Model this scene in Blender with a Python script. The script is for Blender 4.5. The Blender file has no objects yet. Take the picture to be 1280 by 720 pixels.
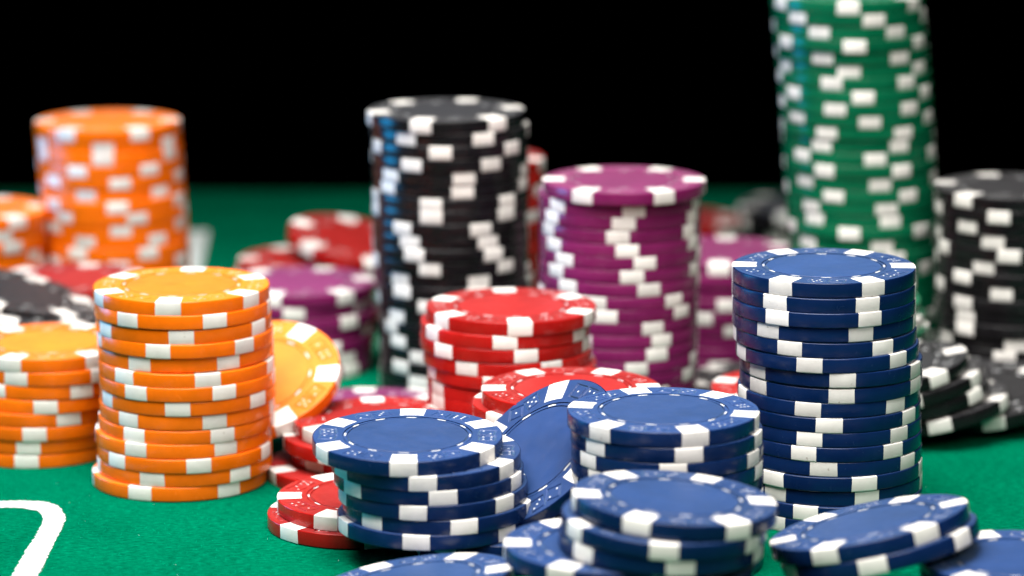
import bpy, bmesh, math, random
from math import sin, cos, pi, radians, hypot
from mathutils import Vector, Matrix, Euler

random.seed(11)
MM = 0.001
S = bpy.context.scene
COL = S.collection

# ------------------------------------------------------------------ camera
cam_d = bpy.data.cameras.new('camera')
cam = bpy.data.objects.new('camera', cam_d)
COL.objects.link(cam)
cam.location = (0.0, -0.700, 0.18642)
cam.rotation_euler = (radians(90 - 11.5851), 0, 0)
cam_d.sensor_width = 36
cam_d.lens = 112.5
cam_d.clip_start = 0.02
cam_d.clip_end = 20
cam_d.dof.use_dof = True
cam_d.dof.focus_distance = 0.668
cam_d.dof.aperture_fstop = 9.6
S.camera = cam

# ------------------------------------------------------------------ world: an unlit room
W = bpy.data.worlds.new('World')
S.world = W
W.use_nodes = True
W.node_tree.nodes['Background'].inputs[0].default_value = (0, 0, 0, 1)
W.node_tree.nodes['Background'].inputs[1].default_value = 0.0

# ------------------------------------------------------------------ studio lamps
def area(name, loc, target, size, power, color, size_y=None, spread=180):
    l = bpy.data.lights.new(name, 'AREA')
    l.energy = power
    l.color = color
    l.size = size
    if size_y:
        l.shape = 'RECTANGLE'
        l.size_y = size_y
    l.spread = radians(spread)
    o = bpy.data.objects.new(name, l)
    COL.objects.link(o)
    o.location = loc
    d = Vector(target) - Vector(loc)
    o.rotation_euler = d.to_track_quat('-Z', 'Y').to_euler()
    return o
area('key_softbox', (-0.065, -0.11, 0.43), (0.0, 0.0, 0.0), 0.44, 2.2, (1.0, 0.975, 0.94), 0.34, 74)
area('front_softbox', (0.22, -0.74, 0.58), (0.0, 0.0, 0.03), 0.35, 0.47, (1.0, 0.94, 0.87), 0.30, 60)
area('blue_strip_lamp', (-0.33, 0.10, 0.05), (0.0, 0.04, 0.04), 0.12, 0.26, (0.02, 0.44, 1.0), 0.10, 110)

S.view_settings.view_transform = 'Standard'
S.view_settings.look = 'None'
S.view_settings.exposure = 0.0
S.view_settings.gamma = 1.0
S.view_settings.use_curve_mapping = False
S.render.engine = 'CYCLES'
S.cycles.use_denoising = True
S.cycles.max_bounces = 8
S.cycles.sample_clamp_indirect = 6.0

# ------------------------------------------------------------------ materials
def new_mat(name):
    m = bpy.data.materials.new(name)
    m.use_nodes = True
    nt = m.node_tree
    return m, nt, nt.nodes['Principled BSDF']

def node(nt, t, **kw):
    n = nt.nodes.new(t)
    for k, v in kw.items():
        setattr(n, k, v)
    return n

def ramp(nt, src, stops):
    r = node(nt, 'ShaderNodeValToRGB')
    els = r.color_ramp.elements
    while len(els) < len(stops):
        els.new(0.5)
    for e, (p, c) in zip(els, stops):
        e.position = p
        e.color = (*c, 1) if len(c) == 3 else c
    nt.links.new(src, r.inputs[0])
    return r.outputs[0]

def noise(nt, coord, scale, detail=3, rough=0.6):
    n = node(nt, 'ShaderNodeTexNoise')
    n.inputs['Scale'].default_value = scale
    n.inputs['Detail'].default_value = detail
    n.inputs['Roughness'].default_value = rough
    nt.links.new(coord, n.inputs['Vector'])
    return n.outputs['Fac']

def mix(nt, fac, a, b, mode='MIX'):
    m = node(nt, 'ShaderNodeMix', data_type='RGBA', blend_type=mode)
    for sock, v in ((m.inputs[0], fac), (m.inputs[6], a), (m.inputs[7], b)):
        if isinstance(v, (int, float)):
            sock.default_value = v
        elif isinstance(v, tuple):
            sock.default_value = (*v, 1)
        else:
            nt.links.new(v, sock)
    return m.outputs[2]

def bump(nt, bsdf, height, strength, dist):
    b = node(nt, 'ShaderNodeBump')
    b.inputs['Strength'].default_value = strength
    b.inputs['Distance'].default_value = dist
    nt.links.new(height, b.inputs['Height'])
    nt.links.new(b.outputs[0], bsdf.inputs['Normal'])

def chip_plastic(name, col, rough=0.21, spec=0.26, sheen=0.0, sheen_rough=0.3, tint=(0.9, 0.95, 1.0), grain=0.00003, gscale=2600, speck=(0.05, 0.045, 0.04), speck_amt=0.5):
    m, nt, b = new_mat(name)
    tc = node(nt, 'ShaderNodeTexCoord')
    oi = node(nt, 'ShaderNodeObjectInfo')
    # shift the pattern from chip to chip
    add = node(nt, 'ShaderNodeVectorMath', operation='ADD')
    sc = node(nt, 'ShaderNodeVectorMath', operation='SCALE')
    comb = node(nt, 'ShaderNodeCombineXYZ')
    for k in range(3):
        nt.links.new(oi.outputs['Random'], comb.inputs[k])
    nt.links.new(comb.outputs[0], sc.inputs[0])
    sc.inputs['Scale'].default_value = 3.7
    nt.links.new(tc.outputs['Object'], add.inputs[0])
    nt.links.new(sc.outputs[0], add.inputs[1])
    co = add.outputs[0]
    big = noise(nt, co, 110, 4)
    dark = tuple(c * 0.86 for c in col)
    light = tuple(min(1, c * 1.10 + 0.002) for c in col)
    c1 = ramp(nt, big, [(0.32, dark), (0.68, light)])
    vr = node(nt, 'ShaderNodeMapRange')
    vr.inputs['To Min'].default_value = 0.86
    vr.inputs['To Max'].default_value = 1.10
    nt.links.new(oi.outputs['Random'], vr.inputs['Value'])
    c1 = mix(nt, 1.0, c1, vr.outputs[0], 'MULTIPLY')
    # rubbed patches and hair scratches
    rub = ramp(nt, noise(nt, co, 190, 6, 0.72), [(0.56, (0, 0, 0)), (0.74, (0.30,) * 3)])
    c1 = mix(nt, rub, c1, tuple(min(1, c * 1.25 + 0.012) for c in col))
    # small scuffs and dirt specks
    sp = noise(nt, co, 620, 2, 0.5)
    mask = ramp(nt, sp, [(0.715, (0, 0, 0)), (0.755, (speck_amt,) * 3)])
    c2 = mix(nt, mask, c1, speck)
    nt.links.new(c2, b.inputs['Base Color'])
    rr = ramp(nt, noise(nt, co, 350, 4), [(0.3, (rough - 0.07,) * 3), (0.7, (rough + 0.08,) * 3)])
    nt.links.new(rr, b.inputs['Roughness'])
    b.inputs['Specular IOR Level'].default_value = spec
    # moulded clay composite: a dusty matte bloom seen at grazing angles
    b.inputs['Sheen Weight'].default_value = sheen
    b.inputs['Sheen Roughness'].default_value = sheen_rough
    b.inputs['Sheen Tint'].default_value = (*tint, 1)
    bump(nt, b, noise(nt, co, gscale, 4, 0.7), 0.5, grain)
    return m

BASE = {
    'orange': (0.78, 0.140, 0.001),
    'blue': (0.0016, 0.0130, 0.063),
    'red': (0.345, 0.0065, 0.005),
    'purple': (0.150, 0.010, 0.074),
    'black': (0.0055, 0.0050, 0.0060),
    'green': (0.001, 0.105, 0.045),
}
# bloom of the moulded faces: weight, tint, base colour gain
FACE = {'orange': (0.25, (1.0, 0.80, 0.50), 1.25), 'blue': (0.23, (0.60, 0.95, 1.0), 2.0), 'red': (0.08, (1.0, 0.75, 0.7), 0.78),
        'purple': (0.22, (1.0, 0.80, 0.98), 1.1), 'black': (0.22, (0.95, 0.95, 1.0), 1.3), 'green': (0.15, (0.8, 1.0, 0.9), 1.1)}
MAT = {}
for k, c in BASE.items():
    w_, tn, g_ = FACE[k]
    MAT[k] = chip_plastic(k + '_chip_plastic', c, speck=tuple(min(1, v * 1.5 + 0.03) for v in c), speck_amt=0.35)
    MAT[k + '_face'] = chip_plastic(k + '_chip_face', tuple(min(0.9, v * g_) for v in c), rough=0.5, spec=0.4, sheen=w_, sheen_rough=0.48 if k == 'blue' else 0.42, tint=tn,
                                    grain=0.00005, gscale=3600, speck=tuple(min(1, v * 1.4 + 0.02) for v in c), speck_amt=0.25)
MAT['white'] = chip_plastic('white_edge_plastic', (0.70, 0.675, 0.64), rough=0.45, speck=(0.22, 0.17, 0.12), speck_amt=0.55)
MAT['print'] = chip_plastic('white_printed_mark', (0.52, 0.53, 0.54), rough=0.4, speck_amt=0.0)

# felt
def make_felt():
    m, nt, b = new_mat('green_felt')
    tc = node(nt, 'ShaderNodeTexCoord')
    mp = node(nt, 'ShaderNodeMapping')
    mp.inputs['Scale'].default_value = (0.35, 1.0, 1.0)
    mp.inputs['Rotation'].default_value = (0, 0, 0.12)
    nt.links.new(tc.outputs['Object'], mp.inputs['Vector'])
    fib = noise(nt, mp.outputs[0], 1500, 5, 0.75)
    blot = noise(nt, tc.outputs['Object'], 28, 5, 0.6)
    c = ramp(nt, fib, [(0.30, (0.000, 0.054, 0.025)), (0.55, (0.0, 0.135, 0.066)), (0.80, (0.0, 0.255, 0.132))])
    mm = mix(nt, 1.0, c, ramp(nt, blot, [(0.3, (0.72, 0.75, 0.76)), (0.7, (1.0, 1.0, 1.0))]), 'MULTIPLY')
    nt.links.new(mm, b.inputs['Base Color'])
    b.inputs['Roughness'].default_value = 0.95
    b.inputs['Specular IOR Level'].default_value = 0.0
    bump(nt, b, fib, 0.9, 0.00022)
    return m
MAT['felt'] = make_felt()

def make_paint():
    m, nt, b = new_mat('white_felt_print')
    tc = node(nt, 'ShaderNodeTexCoord')
    mp = node(nt, 'ShaderNodeMapping')
    mp.inputs['Scale'].default_value = (0.4, 1.0, 1.0)
    nt.links.new(tc.outputs['Object'], mp.inputs['Vector'])
    fib = noise(nt, mp.outputs[0], 1300, 5, 0.75)
    c = ramp(nt, fib, [(0.30, (0.10, 0.34, 0.24)), (0.40, (0.50, 0.56, 0.53)), (0.62, (0.66, 0.67, 0.66))])
    nt.links.new(c, b.inputs['Base Color'])
    b.inputs['Roughness'].default_value = 0.9
    b.inputs['Specular IOR Level'].default_value = 0.15
    bump(nt, b, fib, 0.8, 0.0002)
    return m
MAT['paint'] = make_paint()

def fibre_mat(name, c):
    m, nt, b = new_mat(name)
    b.inputs['Base Color'].default_value = (*c, 1)
    b.inputs['Roughness'].default_value = 0.8
    b.inputs['Specular IOR Level'].default_value = 0.0
    return m
MAT['fibre'] = fibre_mat('felt_fibre', (0.0, 0.27, 0.145))
MAT['lint'] = fibre_mat('white_lint', (0.65, 0.72, 0.70))

# ------------------------------------------------------------------ table
def mesh_obj(name, verts, faces, mat, parent=None, smooth=False):
    me = bpy.data.meshes.new(name)
    me.from_pydata(verts, [], faces)
    me.update()
    if smooth:
        me.polygons.foreach_set('use_smooth', [True] * len(me.polygons))
    me.materials.append(mat)
    o = bpy.data.objects.new(name, me)
    COL.objects.link(o)
    if parent:
        o.parent = parent
    return o

TX0, TX1, TY0, TY1 = -0.75, 0.75, -0.62, 0.372
# the table top: felt over a rounded far and side edge
tv, tf = [], []
prof = [(0.0, 0.0), (0.006, -0.0006), (0.011, -0.003), (0.0145, -0.008), (0.0155, -0.014), (0.0155, -0.04)]
nseg = len(prof)
rings = []
for (off, z) in prof:
    r = []
    for (x, y) in ((TX0 - off, TY0 - off), (TX1 + off, TY0 - off), (TX1 + off, TY1 + off), (TX0 - off, TY1 + off)):
        r.append(len(tv)); tv.append((x, y, z))
    rings.append(r)
tf.append(tuple(rings[0]))
for a, b_ in zip(rings, rings[1:]):
    for k in range(4):
        tf.append((a[k], b_[k], b_[(k + 1) % 4], a[(k + 1) % 4]))
tf.append(tuple(reversed(rings[-1])))
table = mesh_obj('table', tv, tf, MAT['felt'])
table['kind'] = 'structure'

# white printed layout lines on the felt (flat print with a ragged edge)
def print_strip(name, pts, widths, z, rag, step=0.00035):
    # resample the centre line finely, offset both edges with fibre-like raggedness
    dense = []
    for (p, q, wa, wb) in zip(pts, pts[1:], widths, widths[1:]):
        L = hypot(q[0] - p[0], q[1] - p[1]); n = max(2, int(L / step))
        for i in range(n):
            t = i / n
            dense.append((p[0] + (q[0] - p[0]) * t, p[1] + (q[1] - p[1]) * t, wa + (wb - wa) * t))
    vs, fs = [], []
    for i, (x, y, w) in enumerate(dense):
        a = dense[max(0, i - 3)]; b2 = dense[min(len(dense) - 1, i + 3)]
        tx, ty = b2[0] - a[0], b2[1] - a[1]; l = hypot(tx, ty) or 1
        nx, ny = -ty / l, tx / l
        j1, j2 = random.uniform(-rag, rag), random.uniform(-rag, rag)
        vs += [(x + nx * (w / 2 + j1), y + ny * (w / 2 + j1), z), (x - nx * (w / 2 + j2), y - ny * (w / 2 + j2), z)]
        if i:
            k = 2 * i
            fs.append((k - 2, k - 1, k + 1, k))
    return mesh_obj(name, vs, fs, MAT['paint'])
PRINTS = [[(-121.88, -27.3, 5.21), (-111.63, -26.0, 5.23), (-106.45, -25.67, 5.42), (-102.38, -27.3, 6.5), (-99.57, -31.18, 4.5), (-97.89, -38.19, 4.5), (-97.86, -46.91, 4.6), (-98.14, -60.18, 4.9), (-98.21, -79.72, 5.4), (-98.29, -97.1, 5.6), (-98.13, -114.1, 5.8)], [(-101.88, 299.21, 11.0), (-98.0, 233.07, 11.0)]]
def smooth_path(pts, n=3):
    for _ in range(n):
        q = [pts[0]]
        for a, b2 in zip(pts, pts[1:]):
            q.append(tuple(a[i] * .75 + b2[i] * .25 for i in range(3)))
            q.append(tuple(a[i] * .25 + b2[i] * .75 for i in range(3)))
        q.append(pts[-1]); pts = q
    return pts
pp = smooth_path([tuple(v * MM for v in p) for p in PRINTS[0]])
pr = print_strip('felt_print', [(p[0], p[1]) for p in pp], [p[2] for p in pp], 0.00012, 0.00032)
pr['label'] = 'white rounded line printed on the green felt at front left'
pr['category'] = 'table marking'
pp = [tuple(v * MM for v in p) for p in PRINTS[1]]
pr = print_strip('felt_print', [(p[0], p[1]) for p in pp], [p[2] for p in pp], 0.00012, 0.0002)
pr['label'] = 'white line printed on the felt beside the blurred orange tower'
pr['category'] = 'table marking'

# ------------------------------------------------------------------ chip meshes (local origin: centre of the underside; millimetres)
R, T = 19.5, 3.18
BEV = 0.22
def lathe(profile, n, close_top=True):
    vs, fs = [], []
    for (r, z) in profile:
        for k in range(n):
            a = 2 * pi * k / n
            vs.append((r * sin(a) * MM, -r * cos(a) * MM, z * MM))
    for i in range(len(profile) - 1):
        for k in range(n):
            k2 = (k + 1) % n
            fs.append((i * n + k, i * n + k2, (i + 1) * n + k2, (i + 1) * n + k))
    return vs, fs
def bevel_prof(r, z0, z1, b, up=True, m=4):
    out = []
    for i in range(m + 1):
        a = (pi / 2) * i / m
        out.append((r - b + b * cos(a), z1 - b + b * sin(a)))
    return out
def shade(me, angle=40):
    me.polygons.foreach_set('use_smooth', [True] * len(me.polygons))
    try:
        me.set_sharp_from_angle(angle=radians(angle))
    except Exception:
        pass
def make_mesh(name, vs, fs, two=False):
    me = bpy.data.meshes.new(name)
    me.from_pydata(vs, [], fs)
    me.update()
    bm = bmesh.new(); bm.from_mesh(me)
    bmesh.ops.recalc_face_normals(bm, faces=bm.faces)
    bm.to_mesh(me); bm.free()
    shade(me)
    me.materials.append(None)
    if two:
        me.materials.append(None)
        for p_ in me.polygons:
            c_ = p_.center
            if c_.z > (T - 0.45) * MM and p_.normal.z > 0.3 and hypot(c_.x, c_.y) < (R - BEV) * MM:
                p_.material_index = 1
    return me

# plain body: rim with rounded edges, flat faces (chips buried in a stack)
BB, BH = 0.46, 0.34
bot = [(R - BB + BB * cos(a), BH - BH * sin(a)) for a in [pi / 2 * i / 4 for i in range(5)]][::-1]
top = bevel_prof(R, 0, T, BEV)
prof_plain = [(0.01, 0.0)] + bot + top + [(13.0, T), (0.01, T)]
ME_BODY = make_mesh('chip_body', *lathe(prof_plain, 96), two=True)

# detailed body: recessed ring, moulded dice on the coloured segments
RI0, RI1 = 12.2, 13.3            # ring that carries the dashes
PIPS = {1: [(0, 0)], 2: [(-1, -1), (1, 1)], 3: [(-1, -1), (0, 0), (1, 1)], 4: [(-1, -1), (1, -1), (-1, 1), (1, 1)],
        5: [(-1, -1), (1, -1), (-1, 1), (1, 1), (0, 0)], 6: [(-1, -1), (1, -1), (-1, 0), (1, 0), (-1, 1), (1, 1)]}
DICE = []                        # (angle deg, radius, half size, twist deg, pips)
for seg in range(6):
    mid = 30 + 60 * seg
    a, b_ = [(5, 1), (4, 2), (6, 1), (3, 2), (5, 2), (4, 1)][seg]
    DICE.append((mid - 7.2, 16.55, 1.62, 14 - 6 * (seg % 2), a))
    DICE.append((mid + 7.4, 16.35, 1.62, -22 + 9 * (seg % 3), b_))
GROOVE_W, GROOVE_D = 0.20, 0.32
def die_local(x, y, d):
    ang, rr, h, tw, p = d
    cx, cy = rr * sin(radians(ang)), -rr * cos(radians(ang))
    t = radians(ang + tw)
    dx, dy = x - cx, y - cy
    return dx * cos(t) + dy * sin(t), -dx * sin(t) + dy * cos(t)
def top_height(r, a):
    z = T
    if r < RI0 + 0.28:
        z -= 0.42
    elif r < RI1 - 0.2:
        z -= 0.10
    elif r < RI1:
        z -= 0.30
    x, y = r * sin(a), -r * cos(a)
    if 14.0 < r < 19.0:
        deg = math.degrees(a) % 360
        for d in DICE:
            dd = (deg - d[0] + 180) % 360 - 180
            if abs(dd) > 10:
                continue
            u, v = die_local(x, y, d)
            m = max(abs(u), abs(v))
            e = abs(m - d[2])
            if e < GROOVE_W:
                z -= GROOVE_D * (1 - (e / GROOVE_W) ** 2)
                break
    return z
radii = [RI0, RI0 + 0.14, RI0 + 0.27, RI0 + 0.29, RI0 + 0.5, RI1 - 0.21, RI1 - 0.19, RI1 - 0.1, RI1 - 0.01, RI1 + 0.01, 13.8, 14.1]
r_ = 14.25
while r_ < 18.95:
    radii.append(r_); r_ += 0.115
radii += [R - BEV - 0.02]
NA = 720
vs, fs = [], []
for r_ in radii:
    for k in range(NA):
        a = 2 * pi * k / NA
        vs.append((r_ * sin(a) * MM, -r_ * cos(a) * MM, top_height(r_, a) * MM))
nr = len(radii)
for i in range(nr - 1):
    for k in range(NA):
        k2 = (k + 1) % NA
        fs.append((i * NA + k, i * NA + k2, (i + 1) * NA + k2, (i + 1) * NA + k))
base = (nr - 1) * NA
# rim and underside continue from the outermost ring
prev = base
for (r_, z) in (top[::-1][0:] + bot[::-1] + [(0.01, 0.0)]):
    st = len(vs)
    for k in range(NA):
        a = 2 * pi * k / NA
        vs.append((r_ * sin(a) * MM, -r_ * cos(a) * MM, z * MM))
    for k in range(NA):
        k2 = (k + 1) % NA
        fs.append((prev + k, prev + k2, st + k2, st + k))
    prev = st
ME_BODY_FINE = make_mesh('chip_body_moulded', vs, fs, two=True)

# inlay disc
vs, fs = lathe([(RI0 + 0.02, T - 0.7), (RI0 + 0.02, T - 0.10), (RI0 - 0.06, T - 0.03), (11.0, T - 0.02), (0.01, T - 0.02)], 128)
ME_INLAY = make_mesh('chip_inlay', vs, fs)

# white edge spot: parallel-sided insert wrapping the face, the rim and the underside
SPW, SPR = 5.5, 14.35
PROUD = 0.022
sec = [(SPR, -PROUD)]
rr_, b_ = R + PROUD, BEV
sec += [(rr_ - BB + BB * sin(a), -PROUD + BH - BH * cos(a)) for a in [pi / 2 * i / 3 for i in range(4)]]
sec += [(rr_ - b_ + b_ * cos(a), T + PROUD - b_ + b_ * sin(a)) for a in [pi / 2 * i / 3 for i in range(4)]]
sec += [(17.6, T + PROUD), (16.0, T + PROUD), (SPR, T + PROUD)]
def spot_mesh(seed):
    rnd = random.Random(seed)
    nsl = 7
    dl, dr = rnd.uniform(-0.18, 0.18), rnd.uniform(-0.18, 0.18)
    vs, fs = [], []
    for i in range(nsl):
        s_ = -SPW / 2 + SPW * i / (nsl - 1)
        for (r_, z) in sec:
            # a little narrower towards the centre; moulded edges wander slightly
            w = s_ * (0.90 + 0.10 * (r_ - SPR) / (R - SPR))
            if i == 0:
                w += dl + rnd.uniform(-0.07, 0.07)
            elif i == nsl - 1:
                w += dr + rnd.uniform(-0.07, 0.07)
            y = -math.sqrt(max(0, r_ * r_ - w * w))
            vs.append((w * MM, y * MM, z * MM))
    ns = len(sec)
    for i in range(nsl - 1):
        for k in range(ns):
            k2 = (k + 1) % ns
            fs.append((i * ns + k, (i + 1) * ns + k, (i + 1) * ns + k2, i * ns + k2))
    fs.append(tuple(range(ns))); fs.append(tuple((nsl - 1) * ns + k for k in reversed(range(ns))))
    return make_mesh('chip_edge_spot', vs, fs)
ME_SPOTS = [spot_mesh(q) for q in range(8)]

# dash in the ring
vs, fs = [], []
for i in range(6):
    a = radians(-4.8 + 9.6 * i / 5)
    cut = 0.10 if i in (0, 5) else 0.0
    for (r_, z) in ((12.60 + cut, T - 0.16), (12.60 + cut, T - 0.03), (13.00 - cut, T - 0.03), (13.00 - cut, T - 0.16)):
        vs.append((r_ * sin(a) * MM, -r_ * cos(a) * MM, z * MM))
for i in range(5):
    for k in range(4):
        k2 = (k + 1) % 4
        fs.append((i * 4 + k, (i + 1) * 4 + k, (i + 1) * 4 + k2, i * 4 + k2))
fs.append((0, 1, 2, 3)); fs.append((23, 22, 21, 20))
ME_DASH = make_mesh('chip_dash', vs, fs)

# pips of all dice of one chip (each too small to pick apart): low domes
vs, fs = [], []
for d in DICE:
    ang, rr, h, tw, p = d
    cx, cy = rr * sin(radians(ang)), -rr * cos(radians(ang)); t = radians(ang + tw)
    for (pu, pv) in PIPS[p]:
        u, v = pu * 0.82, pv * 0.82
        px, py = cx + u * cos(t) - v * sin(t), cy + u * sin(t) + v * cos(t)
        c0 = len(vs)
        for (q, z) in ((0.27, T - 0.02), (0.23, T + 0.012)):
            for k in range(8):
                a = 2 * pi * k / 8
                vs.append(((px + q * cos(a)) * MM, (py + q * sin(a)) * MM, z * MM))
        for k in range(8):
            k2 = (k + 1) % 8
            fs.append((c0 + k, c0 + k2, c0 + 8 + k2, c0 + 8 + k))
        fs.append(tuple(c0 + 8 + k for k in range(8)))
ME_PIPS = make_mesh('chip_pips', vs, fs)

# ------------------------------------------------------------------ chips
def part(name, me, mat, parent, rz=0.0):
    o = bpy.data.objects.new(name, me)
    COL.objects.link(o)
    o.material_slots[0].link = 'OBJECT'
    o.material_slots[0].material = MAT[mat]
    if len(o.material_slots) > 1:
        o.material_slots[1].link = 'OBJECT'
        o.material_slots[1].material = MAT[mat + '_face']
    o.parent = parent
    if rz:
        o.rotation_euler = (0, 0, rz)
    return o

def add_chip(col, loc, rot, label, group, fine):
    root = bpy.data.objects.new(col + '_poker_chip', None)
    COL.objects.link(root)
    root.empty_display_size = 0.01
    root.location = [v * MM for v in loc]
    root.rotation_euler = rot
    root['label'] = label
    root['category'] = 'poker chip'
    root['group'] = group
    part('body', ME_BODY_FINE if fine else ME_BODY, col, root)
    for k in range(6):
        part('edge_spot', random.choice(ME_SPOTS), 'white', root, radians(60 * k + random.uniform(-0.8, 0.8)))
    if fine:
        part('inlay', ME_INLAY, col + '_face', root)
        for k in range(12):
            part('dash', ME_DASH, 'print', root, radians(30 * k))
        pp_ = part('dice_pips', ME_PIPS, 'print', root)
        pp_['kind'] = 'stuff'
    return root

ORD = ['topmost', 'second', 'third', 'fourth', 'fifth', 'sixth', 'seventh', 'eighth', 'ninth', 'tenth', 'eleventh', 'twelfth', 'thirteenth',
       'fourteenth', 'fifteenth', 'sixteenth', 'seventeenth', 'eighteenth', 'nineteenth', 'twentieth', 'twenty-first', 'twenty-second',
       'twenty-third', 'twenty-fourth', 'twenty-fifth', 'twenty-sixth', 'twenty-seventh', 'twenty-eighth', 'twenty-ninth', 'thirtieth']
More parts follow.
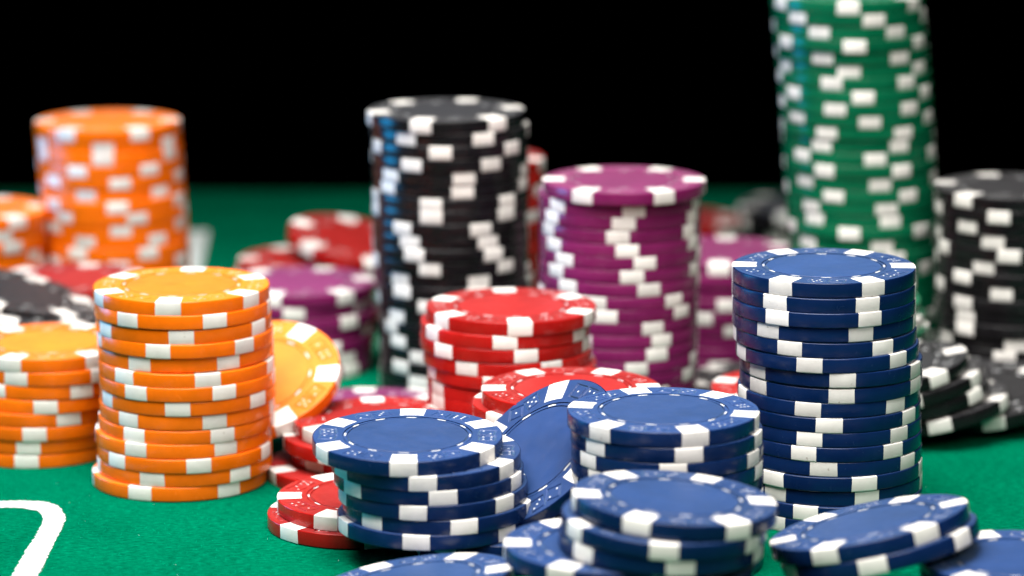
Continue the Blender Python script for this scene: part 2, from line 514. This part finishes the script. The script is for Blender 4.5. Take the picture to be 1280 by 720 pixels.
# each pile: colour, words for it, group, chips from the top down: x, y, z of the underside (mm), turn, tilt x, tilt y (degrees), moulded face shown
PILES = [
    ('orange', 'the tall front orange stack', 'orange chips in the front left stack', [
        (-73.31, -4.74, 41.61, -3.2, 0.2, 0, 1),
        (-73.13, -4.96, 38.41, -32.9, -0.33, -0.06, 0),
        (-72.92, -4.62, 35.21, 4, 0.28, 0.03, 0),
        (-72.64, -4.89, 32.01, -12.9, -0.2, 0.19, 0),
        (-72.61, -4.28, 28.81, -26, 0.07, -0.31, 0),
        (-72.45, -5.01, 25.61, 19.8, 0.4, 0.05, 0),
        (-72.34, -5.22, 22.41, -30.6, -0.02, -0.29, 0),
        (-72.28, -4.92, 19.21, -0.9, -0.12, -0.18, 0),
        (-72.56, -4.58, 16.01, 23.8, -0.02, -0.15, 0),
        (-72.8, -4.62, 12.81, 30.1, 0.21, -0.41, 0),
        (-73.56, -4.81, 9.61, 33.7, -0.25, -0.04, 0),
        (-73.24, -5.1, 6.41, 14.7, 0.01, -0.01, 0),
        (-73.33, -4.82, 3.21, -16.1, -0.26, -0.1, 0),
        (-74.45, -5.04, 0.01, 39.3, -0.34, 0.06, 0),
    ]),
    ('blue', 'the tallest blue stack at right', 'blue chips in the tallest blue stack', [
        (66.35, -31.82, 51.21, -33.1, 0.2, 0, 1),
        (66.4, -32.13, 48.01, -37.2, 0.29, 0.18, 0),
        (66.46, -32.38, 44.81, -35.5, 0.07, -0.28, 0),
        (66.59, -31.81, 41.61, -42.5, 0.01, -0.5, 0),
        (66.82, -31.89, 38.41, -27.3, -0.06, 0.24, 0),
        (67.37, -32.15, 35.21, -15.4, 0.18, -0.27, 0),
        (68.23, -31.91, 32.01, 2, -0.21, 0.36, 0),
        (68.32, -31.66, 28.81, 1.5, 0.61, 0.16, 0),
        (67.96, -31.58, 25.61, -18.3, 0.21, -0.15, 0),
        (68.11, -31.84, 22.41, -5.2, 0.34, -0.1, 0),
        (68.3, -31.77, 19.21, -17.8, -0.01, 0.15, 0),
        (68.46, -31.92, 16.01, -23.1, -0.04, 0.06, 0),
        (68.59, -31.79, 12.81, -9.1, -0.22, 0.22, 0),
        (68.67, -32.18, 9.61, 16.5, -0.3, -0.32, 0),
        (68.84, -31.55, 6.41, 17.4, -0.09, -0.24, 0),
        (68.9, -32.14, 3.21, -21.2, 0.11, -0.26, 0),
        (69.01, -32.18, 0.01, -43.9, 0.15, -0.3, 0),
    ]),
    ('blue', 'the six-chip blue stack', 'blue chips in the stack of six', [
        (-21.36, -64.65, 22.41, -1.7, 2.2, 0.1, 1),
        (-17.69, -64.74, 19.21, -1, 1.6, 0, 1),
        (-17.06, -64.65, 16.01, 9.3, 1, -0.2, 0),
        (-16.25, -64.77, 12.81, -10.2, 0.6, 0.1, 0),
        (-15.28, -64.66, 9.61, 17, 0.33, -0.13, 0),
        (-16.44, -65, 6.41, -7.7, -0.46, -0.05, 0),
    ]),
    ('blue', 'the short blue middle stack', 'blue chips in the short middle stack', [
        (30.67, -69.12, 28.81, -43.3, 0.2, 0, 1),
        (31.34, -69.22, 25.61, 10.1, 0.07, -0.12, 0),
        (31.53, -69.26, 22.41, 1.4, -0.18, -0.13, 0),
        (31.57, -69.08, 19.21, 11.4, -0.1, 0.03, 0),
        (31.63, -68.59, 16.01, -19.4, 0.12, -0.39, 0),
        (31.69, -68.64, 12.81, 16.7, -0.24, 0.23, 0),
        (31.73, -69.12, 9.61, 11.7, -0.16, -0.25, 0),
        (31.8, -69.11, 6.41, 28.8, -0.08, 0.11, 0),
        (31.88, -68.6, 3.21, 20.2, 0.06, -0.08, 0),
        (31.91, -69.42, 0.01, 44.2, -0, 0.11, 0),
    ]),
    ('orange', 'the short left orange stack', 'orange chips in the short left stack', [
        (-107.1, 23.61, 22.41, -19.3, 0.2, 0, 1),
        (-106.43, 23.46, 19.21, -18.2, 0.01, 0.18, 0),
        (-107.11, 23.69, 16.01, 29, 0.22, 0.12, 0),
        (-107.77, 23.74, 12.81, 7.4, 0.46, 0.16, 0),
        (-109.33, 23.64, 9.61, 25.8, 0.18, -0.23, 0),
        (-109.53, 23.51, 6.41, 3.5, 0.2, 0.16, 0),
        (-109.83, 24.04, 3.21, 0, 0, -0.37, 0),
        (-110.06, 24.15, 0.01, -1.3, 0.27, -0.26, 0),
    ]),
    ('orange', 'the far orange tower', 'orange chips in the far left tower', [
        (-108.97, 153.83, 54.41, -27.8, 0.2, 0, 1),
        (-108.86, 154.22, 51.21, 1.8, 0.01, -0.45, 0),
        (-108.64, 153.72, 48.01, 2.3, -0.13, 0.4, 0),
        (-108.46, 153.61, 44.81, -20.4, -0.06, -0.07, 0),
        (-108.31, 153.73, 41.61, 14.2, -0.23, 0.05, 0),
        (-108.16, 154.13, 38.41, -13.1, 0.16, -0.23, 0),
        (-107.87, 153.51, 35.21, 10.9, 0.03, -0.18, 0),
        (-107.68, 153.66, 32.01, 24, -0.42, 0.49, 0),
        (-107.52, 154.09, 28.81, 10.8, -0.24, 0.23, 0),
        (-107.33, 154.21, 25.61, -19, -0.6, -0.14, 0),
        (-107.06, 153.72, 22.41, 32.9, 0.16, -0.03, 0),
        (-107.05, 153.77, 19.21, 7.5, -0.01, 0.46, 0),
        (-107.12, 154.44, 16.01, 9.8, -0.23, 0.67, 0),
        (-107, 153.56, 12.81, 40.7, 0.01, 0.12, 0),
        (-107.05, 154.12, 9.61, 16.5, -0.22, 0.13, 0),
        (-107.01, 153.9, 6.41, 44, -0, -0.33, 0),
        (-106.95, 153.54, 3.21, 5.6, -0.14, -0.53, 0),
        (-106.95, 153.67, 0.01, 0, 0.3, -0.25, 0),
    ]),
    ('orange', 'the blurred orange pile at left edge', 'orange chips in the pile at left edge', [
        (-144.08, 144.43, 32.01, 44.6, 0.2, 0, 1),
        (-144.34, 144.62, 28.81, 30.7, 0.2, -0.17, 0),
        (-144.54, 144.38, 25.61, 41.8, 0.44, 0.43, 0),
        (-144.83, 144.67, 22.41, 6.1, 0.28, -0.04, 0),
        (-145.02, 144.41, 19.21, 19.4, 0, -0.02, 0),
        (-145.39, 145.21, 16.01, 45.6, 0.32, 0.33, 0),
        (-145.49, 144.38, 12.81, 56.8, -0.54, 0.02, 0),
        (-145.78, 144.67, 9.61, 22.4, -0.29, 0.26, 0),
        (-145.96, 144.36, 6.41, 13.8, -0.09, -0.14, 0),
        (-146.25, 144.64, 3.21, 1.5, -0.07, -0.17, 0),
        (-146.45, 144.42, 0.01, 22.4, -0.24, 0.33, 0),
    ]),
    ('red', 'the red pile below the orange tower', 'red chips under the far orange tower', [
        (-112.29, 97.67, 22.41, -7.7, 0.2, 0, 1),
        (-113.21, 97.77, 19.21, 48.1, -0.04, -0.32, 0),
        (-113.37, 97.47, 16.01, 41.1, 0.03, -0.23, 0),
        (-113.55, 97.22, 12.81, 53.5, -0.08, -0.09, 0),
        (-113.8, 97.58, 9.61, 11, 0.07, 0.24, 0),
        (-114.06, 97.93, 6.41, 11.4, 0.2, -0.08, 0),
        (-114.22, 97.66, 3.21, 40.9, -0.08, 0.14, 0),
        (-114.48, 97.99, 0.01, 4, -0.44, 0.3, 0),
    ]),
    ('purple', 'the short purple pile', 'purple chips in the short left pile', [
        (-54.92, 109.36, 19.21, 41.8, 0.2, 0, 1),
        (-56.61, 109.37, 16.01, 4.6, 0.18, -0.33, 1),
        (-54.21, 109.85, 12.81, 41.8, 0.18, -0.03, 1),
        (-55.87, 109.27, 9.61, 11.9, 0.03, -0.04, 0),
        (-55.08, 109.29, 6.41, 28.9, -0.28, 0.32, 0),
        (-55.34, 109.35, 3.21, 43.9, 0.02, 0.02, 0),
        (-55.54, 108.7, 0.01, 49, -0.08, -0.07, 0),
    ]),
    ('red', 'the red pile behind the short purple pile', 'red chips heaped behind the purple pile', [
        (-55.01, 157.03, 16.01, -27.3, 0.2, 0, 1),
        (-56.36, 157.05, 12.81, -15.9, -0.24, 0.21, 0),
        (-56.61, 156.83, 9.61, 11.4, -0.22, 0.04, 0),
        (-56.89, 157.24, 6.41, 9.5, -0.38, 0.27, 0),
        (-57.12, 156.73, 3.21, 49.5, -0.01, -0.17, 0),
        (-57.39, 156.85, 0.01, 55.9, 0.22, -0.05, 0),
    ]),
    ('black', 'the tall black tower', 'black chips in the tall black tower', [
        (-16.37, 86.26, 67.21, -17.5, 0.2, 0, 1),
        (-15.49, 86.52, 64.01, 26.5, 0.52, -0.05, 0),
        (-15.44, 85.94, 60.81, -6.6, -0.26, -0.35, 0),
        (-15.41, 86.08, 57.61, 32.1, -0.18, -0.33, 0),
        (-15.38, 86.41, 54.41, 11.3, -0.65, -0.33, 0),
        (-15.35, 86.82, 51.21, 8.8, 0.26, 0.13, 0),
        (-15.35, 86.39, 48.01, -13.3, 0.44, 0.13, 0),
        (-15.36, 86.28, 44.81, -13.3, -0.31, -0.02, 0),
        (-15.37, 86.05, 41.61, 23.4, -0.18, -0.18, 0),
        (-15.39, 86.25, 38.41, 29.6, -0.08, 0.22, 0),
        (-15.39, 85.89, 35.21, 34.3, -0.04, 0.46, 0),
        (-15.41, 86.27, 32.01, -14.4, 0.3, 0.28, 0),
        (-15.08, 86.63, 28.81, 21.1, 0.18, -0.35, 0),
        (-14.73, 86.18, 25.61, -39.9, -0.1, -0.39, 0),
        (-14.39, 86.13, 22.41, -19.1, -0.31, -0.42, 0),
        (-14.06, 86.32, 19.21, -49, -0.01, -0.17, 0),
        (-14, 85.99, 16.01, -55, -0.14, -0.1, 0),
        (-13.94, 86.14, 12.81, -47, -0.01, -0.11, 0),
        (-13.89, 86.37, 9.61, -28, 0.13, 0.09, 0),
        (-13.83, 86.07, 6.41, -45, -0.15, 0.11, 0),
        (-13.77, 86.2, 3.21, -29.9, -0.01, -0.62, 0),
        (-13.71, 85.5, 0.01, -30.8, 0.08, 0.08, 0),
    ]),
    ('purple', 'the tall purple tower', 'purple chips in the tall purple tower', [
        (26.93, 58.9, 54.41, -32.4, 0.2, 0, 1),
        (25.86, 60.9, 51.21, 8.6, 0.18, 0.06, 0),
        (25.93, 60.9, 48.01, 1.3, -0.36, 0.22, 0),
        (26, 60.9, 44.81, -3.1, 0.13, 0.05, 0),
        (26.07, 60.9, 41.61, 3.3, 0.22, -0.12, 0),
        (26.14, 60.9, 38.41, 15.4, -0.21, -0.09, 0),
        (26.06, 60.9, 35.21, 6.6, -0.09, 0.3, 0),
        (25.99, 60.9, 32.01, 19.6, 0.18, 0.2, 0),
        (25.91, 60.9, 28.81, -18.4, 0.09, 0.4, 0),
        (25.84, 60.9, 25.61, -10.8, -0.01, -0.17, 0),
        (25.76, 60.9, 22.41, 23.8, -0.27, 0.4, 0),
        (25.69, 60.9, 19.21, 30.7, -0.39, 0.45, 0),
        (25.64, 60.9, 16.01, 27.3, 0.13, 0.13, 0),
        (25.6, 60.9, 12.81, 11.2, -0.06, 0.18, 0),
        (25.55, 60.9, 9.61, 0.9, 0.23, 0.05, 0),
        (25.51, 60.9, 6.41, 29, -0.05, 0.28, 0),
        (25.47, 60.9, 3.21, 2.2, -0.12, 0.31, 0),
        (25.42, 60.9, 0.01, 33.9, -0.33, -0.09, 0),
    ]),
    ('red', 'the red tower behind the black tower', 'red chips in the tower behind the black one', [
        (-10.96, 132.77, 48.01, 75.8, 0.2, 0, 1),
        (-10.99, 132.63, 44.81, 88.8, 0.05, -0.42, 0),
        (-11.04, 133.13, 41.61, 9.1, 0.11, -0.3, 0),
        (-11.07, 132.77, 38.41, 80.8, 0.33, -0.39, 0),
        (-11.11, 132.86, 35.21, 59.7, -0.17, 0.2, 0),
        (-11.14, 132.68, 32.01, 36.1, 0.13, 0.06, 0),
        (-11.19, 133.34, 28.81, 85.8, 0.21, 0.33, 0),
        (-11.21, 132.44, 25.61, 28, 0.21, 0.23, 0),
        (-11.25, 132.76, 22.41, 78.8, 0.19, -0.26, 0),
        (-11.29, 132.83, 19.21, 49.7, 0.09, -0.12, 0),
        (-11.32, 132.59, 16.01, 37.8, 0.45, -0.25, 0),
        (-11.36, 132.6, 12.81, 3.7, -0.11, 0.44, 0),
        (-11.4, 132.84, 9.61, 53.6, 0.09, 0.44, 0),
        (-11.44, 132.96, 6.41, 32.3, 0.06, -0.39, 0),
        (-11.47, 132.53, 3.21, 52, 0.21, 0.13, 0),
        (-11.51, 132.95, 0.01, 56.6, 0.08, -0.23, 0),
    ]),
    ('red', 'the red stack before the black tower', 'red chips in the middle red stack', [
        (-0.18, 18.48, 32.01, 5.7, 0.2, 0, 1),
        (-1.47, 18.59, 28.81, -0.4, -0.18, -0.05, 0),
        (-1.66, 18.61, 25.61, 13.5, -0.08, 0.16, 0),
        (-1.1, 18.61, 22.41, -28.1, 0.09, 0.33, 0),
        (0, 18.07, 19.21, -11.4, -0.4, 0.15, 0),
        (0, 18.74, 16.01, -62, 0.5, 0.19, 0),
        (0, 18.71, 12.81, 60, -0.22, 0.19, 0),
        (0, 18.67, 9.61, 18.3, -0.22, -0.03, 0),
        (0, 18.56, 6.41, 36.8, 0.02, 0.06, 0),
        (0, 18.43, 3.21, 55.6, 0.11, -0.25, 0),
        (0, 18.6, 0.01, 16.5, -0.24, 0.05, 0),
    ]),
    ('red', 'the red pile behind the leaning chip', 'red chips in the pile behind the leaning chip', [
        (12.87, -22.88, 22.41, -29.1, 0.2, 0, 1),
        (10.8, -22.46, 19.21, -48.9, -0.37, -0.41, 0),
        (11.49, -23.34, 16.01, 6.2, -0.06, -0.01, 0),
        (11.58, -23.1, 12.81, 25.5, -0.51, 0.04, 0),
        (11.66, -22.8, 9.61, 29.4, -0.26, -0.19, 0),
        (11.74, -22.88, 6.41, 0.7, 0.28, 0.34, 0),
        (11.83, -22.58, 3.21, 7, -0.29, -0.14, 0),
        (11.91, -22.56, 0.01, 45.9, 0, -0.49, 0),
    ]),
    ('red', 'the red pile behind the six-chip stack', 'red chips in the pile beside the orange stack', [
        (-29.81, 2.1, 9.61, -52.6, 0.2, 0, 1),
        (-32.14, 1.1, 6.41, -25.4, 0.18, 0.09, 0),
        (-30.85, 4.1, 3.21, -42.5, -0.1, -0.43, 0),
        (-35.72, -0.9, 0.01, -67.1, 0.26, 0.41, 0),
    ]),
    ('red', 'the pair of red chips lying at front', 'red chips lying as a pair', [
        (-30.53, -40.52, 3.21, -25.5, 0.2, 0, 1),
        (-32.54, -42.02, 0.01, -46.6, -0.05, -0.27, 1),
    ]),
    ('blue', 'the blurred bottom centre blue pile', 'blue chips in the bottom centre pile', [
        (30.68, -112.87, 22.41, -24, -1.7, 3.8, 1),
        (28.66, -114.37, 19.21, -2.8, 0.3, 3.2, 1),
        (28.26, -113.87, 16.01, 8, 0.3, 2.2, 1),
        (17.85, -111.87, 12.81, -28.2, -0.7, 1.3, 1),
        (26.69, -112.87, 9.61, 38.6, -0.14, -0.62, 0),
        (26.72, -112.87, 6.41, 55.7, -0.36, -0.21, 0),
        (26.75, -112.87, 3.21, 50.9, 0.13, 0.01, 0),
        (26.77, -112.87, 0.01, 48.6, -0.02, -0.08, 0),
    ]),
    ('purple', 'the blurred short purple stack', 'purple chips behind the tall blue stack', [
        (54.81, 118.71, 25.61, -5.7, 0.2, 0, 1),
        (52.56, 118.64, 22.41, 21.3, -0.01, 0.03, 0),
        (52.57, 119.14, 19.21, 36.6, 0.07, -0.16, 0),
        (52.5, 118.39, 16.01, 8.3, -0.59, 0.15, 0),
        (52.49, 118.43, 12.81, 48.2, 0.11, -0.27, 0),
        (52.49, 118.71, 9.61, 14.3, -0.02, 0.2, 0),
        (52.48, 118.99, 6.41, 27.5, 0.23, -0.03, 0),
        (52.45, 118.74, 3.21, 36.3, -0.06, 0.19, 0),
        (52.41, 118.37, 0.01, 2.3, 0.29, -0.07, 0),
    ]),
    ('red', 'the small red pile beyond the purple tower', 'red chips beyond the purple tower', [
        (50.8, 270.6, 6.41, 52, 0.2, 0, 1),
        (50.86, 271.17, 3.21, 67, -0.19, 0.05, 0),
        (50.86, 270.47, 0.01, 4.2, -0.28, -0.14, 0),
    ]),
    ('black', 'the small black pile by the green tower', 'black chips beside the green tower', [
        (90.88, 294.54, 6.41, -80.2, 0.2, 0, 1),
        (89.93, 294.53, 3.21, -65.2, -0.2, 0.22, 0),
        (91.79, 294.97, 0.01, -30.3, -0.38, 0.21, 0),
    ]),
    ('green', 'the tall green tower', 'green chips in the tall green tower', [
        (85.56, 115.3, 92.81, -5.4, 0.2, 0, 1),
        (85.93, 115.35, 89.61, 12.7, 0.06, 0.61, 0),
        (86.32, 115.63, 86.41, -29.4, 0.08, 0.04, 0),
        (86.58, 114.69, 83.21, -3.5, 0.19, -0.19, 0),
        (87.01, 115.35, 80.01, -28.1, 0.02, 0.24, 0),
        (87.42, 115.86, 76.81, -8.3, 0.25, 0.32, 0),
        (87.72, 115.23, 73.61, -23.6, 0.11, 0.19, 0),
        (88.05, 114.89, 70.41, -0.1, 0.51, -0.18, 0),
        (88.3, 114.94, 67.21, -22, 0.41, 0.53, 0),
        (88.57, 115.1, 64.01, 2.7, -0.15, 0.78, 0),
        (88.85, 115.33, 60.81, -29.6, -0.5, -0.15, 0),
        (89.16, 115.86, 57.61, -33.6, 0.16, 0.19, 0),
        (89.39, 115.64, 54.41, 6.3, 0.17, -0.08, 0),
        (89.56, 114.85, 51.21, -32.2, 0.11, -0.28, 0),
        (89.85, 115.28, 48.01, 8.3, 0.44, 0.14, 0),
        (90.11, 115.31, 44.81, -27.8, 0.02, 0.18, 0),
        (90.39, 115.55, 41.61, 13.3, -0.33, 0.05, 0),
        (90.59, 115.78, 38.41, 15.5, 0.19, -0.19, 0),
        (90.69, 115.11, 35.21, -15.2, -0.52, -0.2, 0),
        (90.93, 115.75, 32.01, 8.7, -0.02, -0.21, 0),
        (91.04, 115.13, 28.81, 18.1, -0.03, -0.03, 0),
        (91.14, 115.2, 25.61, 48.6, 0.16, 0.38, 0),
        (91.23, 115.14, 22.41, 28.4, 0.3, -0.37, 0),
        (91.32, 115.13, 19.21, 16.3, 0.04, -0.07, 0),
        (91.41, 115.05, 16.01, 31, -0.3, -0.44, 0),
        (91.47, 114.73, 12.81, 58.7, -0.43, 0.11, 0),
        (91.64, 115.48, 9.61, 14.1, -0.04, -0.14, 0),
        (91.72, 115.32, 6.41, 1.7, -0.32, 0.31, 0),
        (91.78, 115.05, 3.21, 27.2, 0.13, -0.11, 0),
        (91.92, 115.42, 0.01, 28.9, -0.34, -0.23, 0),
    ]),
    ('black', 'the black stack cut by right edge', 'black chips in the stack at right edge', [
        (124.87, 86.76, 48.01, -47.2, 0.2, 0, 1),
        (125.03, 86.47, 44.81, -19.9, 0.04, 0.1, 0),
        (125.27, 86.77, 41.61, -45.1, -0.18, -0.13, 0),
        (125.52, 87.1, 38.41, -23.6, 0.28, 0.03, 0),
        (125.62, 86.4, 35.21, -12.2, 0.16, 0.07, 0),
        (125.7, 86.83, 32.01, -32.1, 0.43, 0.21, 0),
        (125.67, 86.49, 28.81, -48.8, -0.24, 0.35, 0),
        (125.74, 86.82, 25.61, -16.9, 0.22, -0.03, 0),
        (125.71, 86.5, 22.41, -48.3, 0.08, 0.4, 0),
        (125.79, 86.88, 19.21, -45.8, -0.27, -0.06, 0),
        (125.99, 86.64, 16.01, -46.3, 0.06, 0.27, 0),
        (126.33, 87.34, 12.81, -67.4, 0.08, -0.08, 0),
        (126.49, 86.81, 9.61, -15.7, 0.03, -0.08, 0),
        (126.72, 86.8, 6.41, 8.2, -0.27, 0.16, 0),
        (126.94, 86.69, 3.21, 37.2, 0.15, -0.1, 0),
        (127.27, 87.28, 0.01, 20, 0.04, -0.17, 0),
    ]),
    ('red', 'the red pile between the two blue stacks', 'red chips between the blue stacks', [
        (65.56, 19.14, 12.81, -110.2, 0.2, 0, 1),
        (65.61, 19.05, 9.61, -75.2, 0.23, -0.15, 0),
        (65.7, 19.38, 6.41, 13.4, 0.07, 0.22, 0),
        (65.74, 19.26, 3.21, 31.1, 0.27, -0.19, 0),
        (65.77, 18.89, 0.01, 1, 0.32, 0.13, 0),
    ]),
    ('black', 'the black pair behind the short blue stack', 'black chips behind the short blue stack', [
        (61.58, 66.47, 3.21, -76.6, 0.2, 0, 1),
        (61.63, 66.44, 0.01, -84.6, 0.09, 0.13, 0),
    ]),
    ('blue', 'the bottom right corner blue pile', 'blue chips in the bottom right corner', [
        (97.58, -110.11, 9.61, -43.4, 0.2, 0, 1),
        (97.94, -110.44, 6.41, 36.9, -0.24, -0.35, 0),
        (98.37, -110.26, 3.21, 34.2, -0.2, 0.13, 0),
        (98.81, -110.07, 0.01, 7.8, 0.44, -0.09, 0),
    ]),
    ('blue', 'large blue chip leaning on edge against the short blue stack', 'leaning chips', [
        (6.48, -54.77, 17.3, 143.7, -39.3, 18.9, 1),
    ]),
    ('orange', 'pale orange chip leaning upright behind the tall orange stack', 'leaning chips', [
        (-58.19, 16.39, 16.48, 143.2, -27.8, -9.1, 1),
    ]),
    ('red', 'red chip tipped forward on the red heap behind left', 'leaning chips', [
        (-42.45, 160.5, 20.63, -164.4, -9.7, -9.7, 1),
    ]),
    ('blue', 'upper of two tilted blue chips at bottom right', 'tilted pair of blue chips', [
        (69.7, -101.88, 14.45, 148.5, -2, 13.9, 1),
    ]),
    ('blue', 'lower of two tilted blue chips at bottom right', 'tilted pair of blue chips', [
        (71.54, -102.75, 11.66, 171.1, 3.5, 13.6, 0),
    ]),
    ('blue', 'blurred blue chip tilted at bottom edge left of the centre pile', 'loose chips', [
        (-18.78, -103.98, 3.45, -33, 1.8, -8.4, 1),
    ]),
    ('black', 'blurred grey black chip tipped behind the short left orange stack', 'loose chips', [
        (-122.34, 68.26, 25.25, 171.6, 1.3, -13.9, 1),
    ]),
    ('black', 'black chip lying lower behind the short left orange stack', 'loose chips', [
        (-120.45, 61.76, 23.59, -0, 2, 11, 1),
    ]),
    ('black', 'topmost black chip of the fanned pile at right', 'black chips in the fanned pile at right', [
        (88.53, 35.76, 13.99, 34, -5.3, -9.7, 1),
    ]),
    ('black', 'second black chip of the fanned pile at right', 'black chips in the fanned pile at right', [
        (92.1, 36.49, 10.71, 60, -9.5, -5.6, 1),
    ]),
    ('black', 'third black chip of the fanned pile at right', 'black chips in the fanned pile at right', [
        (93.98, 37.35, 7.78, 48, -8.2, -7.4, 1),
    ]),
    ('black', 'fourth black chip of the fanned pile at right', 'black chips in the fanned pile at right', [
        (98.9, 38.05, 4.29, 62, -10.2, -4.3, 1),
    ]),
    ('black', 'lowest black chip of the fanned pile at right, its face showing', 'black chips in the fanned pile at right', [
        (112.48, 47.61, 5.23, 2, 6.8, -7.3, 1),
    ]),
    ('black', 'black chip lying flat at the foot of the right edge black stack', 'black chips in the fanned pile at right', [
        (123.55, 61.65, 7.04, -48, 4.8, 2.4, 1),
    ]),
    ('green', 'upper of three green chips peeking out behind the tallest blue stack', 'green chips peeking out', [
        (79.91, 65.15, 25.21, 50, 2.9, 1.2, 1),
    ]),
    ('green', 'middle of three green chips peeking out behind the tallest blue stack', 'green chips peeking out', [
        (80.89, 64.53, 22.15, 62, 3.1, 0.5, 0),
    ]),
    ('green', 'lower of three green chips peeking out behind the tallest blue stack', 'green chips peeking out', [
        (81.86, 63.9, 19.08, 84, 3.1, -0.7, 0),
    ]),
    ('blue', 'the hidden blue pair under the stack of six', 'blue chips under the stack of six', [
        (-0.94, -61, 3.21, 20, 0, 0, 0),
        (-0.44, -60.5, 0.01, 41, 0, 0, 0),
    ]),
    ('purple', "the purple pair at the black tower's foot", 'purple chips behind the front red pile', [
        (-34.55, 38.25, 3.21, 3.2, 0.2, 0, 1),
        (-36.1, 38.17, 0.01, 22.8, 0.34, -0.26, 0),
    ]),
]
for (col, desc, group, chips) in PILES:
    for i, (x, y, z, rz, rx, ry, fine) in enumerate(chips):
        if len(chips) == 1:
            label = desc
        elif i == 0:
            label = 'topmost %s chip of %s' % (col, desc)
        elif i == len(chips) - 1 and len(chips) == 2:
            label = 'lower %s chip of %s' % (col, desc)
        else:
            label = '%s %s chip from the top of %s' % (ORD[i], col, desc)
        add_chip(col, (x, y, z), Euler((radians(rx), radians(ry), radians(rz)), 'XYZ'), label, group, fine)

# ------------------------------------------------------------------ felt nap: loose fibres lying on the cloth, and white lint
def fibres(name, n, box, lmin, lmax, wid, zmax, mat, seed):
    rnd = random.Random(seed)
    vs, fs = [], []
    for _ in range(n):
        x, y = rnd.uniform(box[0], box[1]), rnd.uniform(box[2], box[3])
        a = rnd.gauss(0.0, 0.7); L = rnd.uniform(lmin, lmax); c = rnd.uniform(-0.9, 0.9)
        z = rnd.uniform(0.02, zmax); pts = []
        for i in range(4):
            t = i / 3
            pts.append((x, y, z * (0.15 + 0.85 * sin(pi * (0.15 + 0.7 * t)))))
            x += cos(a) * L / 3; y += sin(a) * L / 3; a += c / 3
        b0 = len(vs)
        for i, (px, py, pz) in enumerate(pts):
            nx, ny = -sin(a) * wid / 2, cos(a) * wid / 2
            vs.append(((px + nx) * MM, (py + ny) * MM, pz * MM))
            vs.append(((px - nx) * MM, (py - ny) * MM, (pz + wid * 0.4) * MM))
            if i:
                k = b0 + 2 * i
                fs.append((k - 2, k - 1, k + 1, k))
    o = mesh_obj(name, vs, fs, mat)
    o['kind'] = 'stuff'
    o['label'] = {'felt_nap': 'short green fibres of the felt surface', 'lint': 'white lint specks lying on the green felt'}[name]
    o['category'] = {'felt_nap': 'felt nap', 'lint': 'lint'}[name]
    return o
fibres('felt_nap', 60000, (-150, 150, -140, 60), 0.4, 1.8, 0.045, 0.20, MAT['fibre'], 3)
fibres('lint', 260, (-150, 150, -140, 60), 0.25, 1.1, 0.07, 0.25, MAT['lint'], 9)
